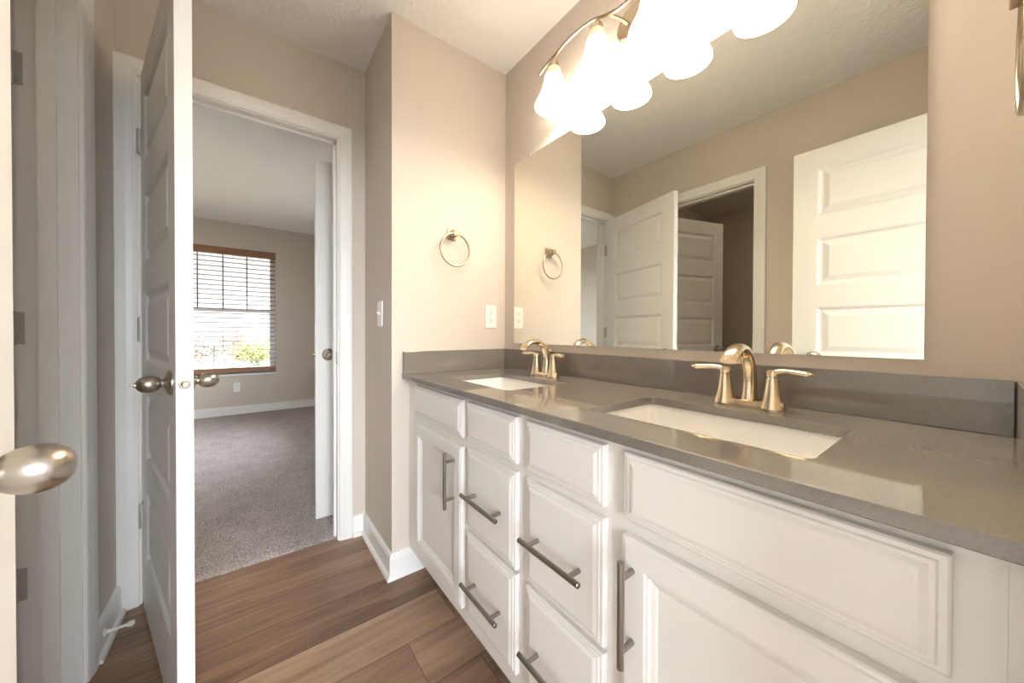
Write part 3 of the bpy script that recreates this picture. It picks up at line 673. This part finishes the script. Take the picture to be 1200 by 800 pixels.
# ------------------------------------------------------------------ window blind
bl = thing('window_blind', 'brown wooden slatted blind hanging open in the bedroom window', 'blind', ((WX0 + WX1) / 2, YW + 0.04, WZ0))
obj('headrail', boxes((WX0 + 0.004, WX1 - 0.002, YW - 0.004, YW + 0.07, 2.055, WZ1 - 0.001), bev=0.003), 'wood', bl)
obj('bottom_rail', boxes((WX0 + 0.008, WX1 - 0.006, YW + 0.012, YW + 0.068, 0.545, 0.605), bev=0.003), 'wood', bl)
bm = bmesh.new(); nsl = 24
for k in range(nsl):
    z = 0.655 + k * (2.02 - 0.655) / (nsl - 1)
    b2 = bmesh.new(); box(b2, WX0 + 0.008, WX1 - 0.006, -0.028, 0.028, -0.002, 0.002)
    add_bm(bm, b2, Matrix.Translation((0, YW + 0.04, z)) @ Matrix.Rotation(math.radians(-6), 4, 'X'))
obj('slats', bm, 'wood', bl)
for cxx in (-0.70, -0.28, 0.14):
    bm = bmesh.new()
    for dy in (-0.026, 0.026): lathe(bm, [(0.001, 0.60), (0.001, 2.06)], (cxx, YW + 0.04 + dy, 0), seg=6)
    obj('ladder_cord', bm, 'cord', bl)

# ------------------------------------------------------------------ outdoors beyond the window
GZ = -3.0
struct('ground', boxes((-120, 120, -120, 130, GZ - 0.2, GZ)), 'lawn')
def leafy(bm, c, rad, n, size):
    for _ in range(n):
        v = Vector((random.gauss(0, 1), random.gauss(0, 1), random.gauss(0, 1))).normalized() * (random.random() ** 0.4)
        p = Vector(c) + Vector((v.x * rad[0], v.y * rad[1], v.z * rad[2]))
        a = Vector((random.gauss(0, 1), random.gauss(0, 1), random.gauss(0, 1))).normalized() * size; e = a.orthogonal().normalized() * size * 0.5
        bm.faces.new([bm.verts.new(q) for q in (p - a, p - e, p + a, p + e)])
def shrub(label, x, y, rx, top, mat, n=700, size=0.22):
    s = thing('shrub', label, 'shrub', (x, y, GZ), group='shrubs outside the window')
    hgt = top - GZ; bm = bmesh.new(); leafy(bm, (x, y, GZ + hgt * 0.55), (rx, rx * 0.7, hgt * 0.45), n, size); obj('foliage', bm, mat, s)
    bm = bmesh.new()
    for k in range(5): sweep(bm, [(x + 0.1 * k - 0.2, y, GZ), (x + (k - 2) * rx * 0.25, y, GZ + hgt * 0.5)], 0.05, seg=6)
    obj('stem', bm, 'bark', s)
shrub('wide yellow green shrub outside the bedroom window, lower right', 0.6, 52, 2.8, 0.25, 'bush', 1400)
shrub('pale brown shrub outside the window, furthest right', 4.0, 62, 2.4, 0.9, 'brush')
shrub('brown leafless shrub outside behind the bare tree', -1.2, 64, 3.0, 1.6, 'brush', 1000)
shrub('brown shrub outside behind the globe lamp post', -5.2, 60, 2.6, 0.6, 'brush')
tr_ = thing('bare_tree', 'bare leafless tree outside the bedroom window', 'tree', (-1.0, 34, GZ))
bm = bmesh.new(); sweep(bm, [(-1.0, 34, GZ), (-1.05, 34, -1.6), (-0.95, 34, -0.4)], [(0.13, 0.13), (0.10, 0.10), (0.08, 0.08)], seg=8); obj('trunk', bm, 'bark', tr_)
bm = bmesh.new()
def branch(p, dr, L, r, lev):
    q = p + dr * L; sweep(bm, [p, (p + q) / 2 + Vector((random.uniform(-.05, .05), 0, 0.03)) * L, q], [(r, r), (r * 0.8, r * 0.8), (r * 0.6, r * 0.6)], seg=5)
    if lev > 0:
        for _ in range(3):
            nd = (dr + Vector((random.uniform(-.8, .8), random.uniform(-.8, .8), random.uniform(-.2, .6)))).normalized()
            branch(p + dr * L * random.uniform(0.55, 1), nd, L * 0.68, r * 0.6, lev - 1)
for dv in ((-0.8, 0.2, 0.8), (0.7, -0.2, 0.9), (0.1, 0.3, 1.2), (1.0, 0.2, 0.6), (-0.9, -0.3, 0.5)): branch(Vector((-0.97, 34, -0.9 + random.random() * 0.5)), Vector(dv).normalized(), 1.25, 0.05, 3)
obj('branches', bm, 'bark', tr_)
lp = thing('lamp_post', 'white globe lamp post outside the bedroom window', 'lamp post', (-1.95, 30, GZ))
bm = bmesh.new(); lathe(bm, [(0.12, GZ), (0.12, GZ + 0.3), (0.05, GZ + 0.4), (0.045, 0.1), (0.09, 0.16)], (-1.95, 30, 0), seg=12); obj('post', bm, 'iron', lp, smooth=True)
bm = bmesh.new(); bmesh.ops.create_uvsphere(bm, u_segments=20, v_segments=12, radius=0.28, matrix=Matrix.Translation((-1.95, 30, 0.42))); obj('globe', bm, 'globe', lp, smooth=True)
fn = thing('iron_fence', 'thin black iron fence outside across the lawn', 'fence', (0, 44, GZ))
bm = boxes((-14, 8, 43.98, 44.02, GZ + 1.2, GZ + 1.25), (-14, 8, 43.98, 44.02, GZ + 0.15, GZ + 0.2)); obj('rail', bm, 'iron', fn)
for k in range(12): obj('fence_post', boxes((-14 + 2 * k - 0.05, -14 + 2 * k + 0.05, 43.95, 44.05, GZ, GZ + 1.4)), 'iron', fn)
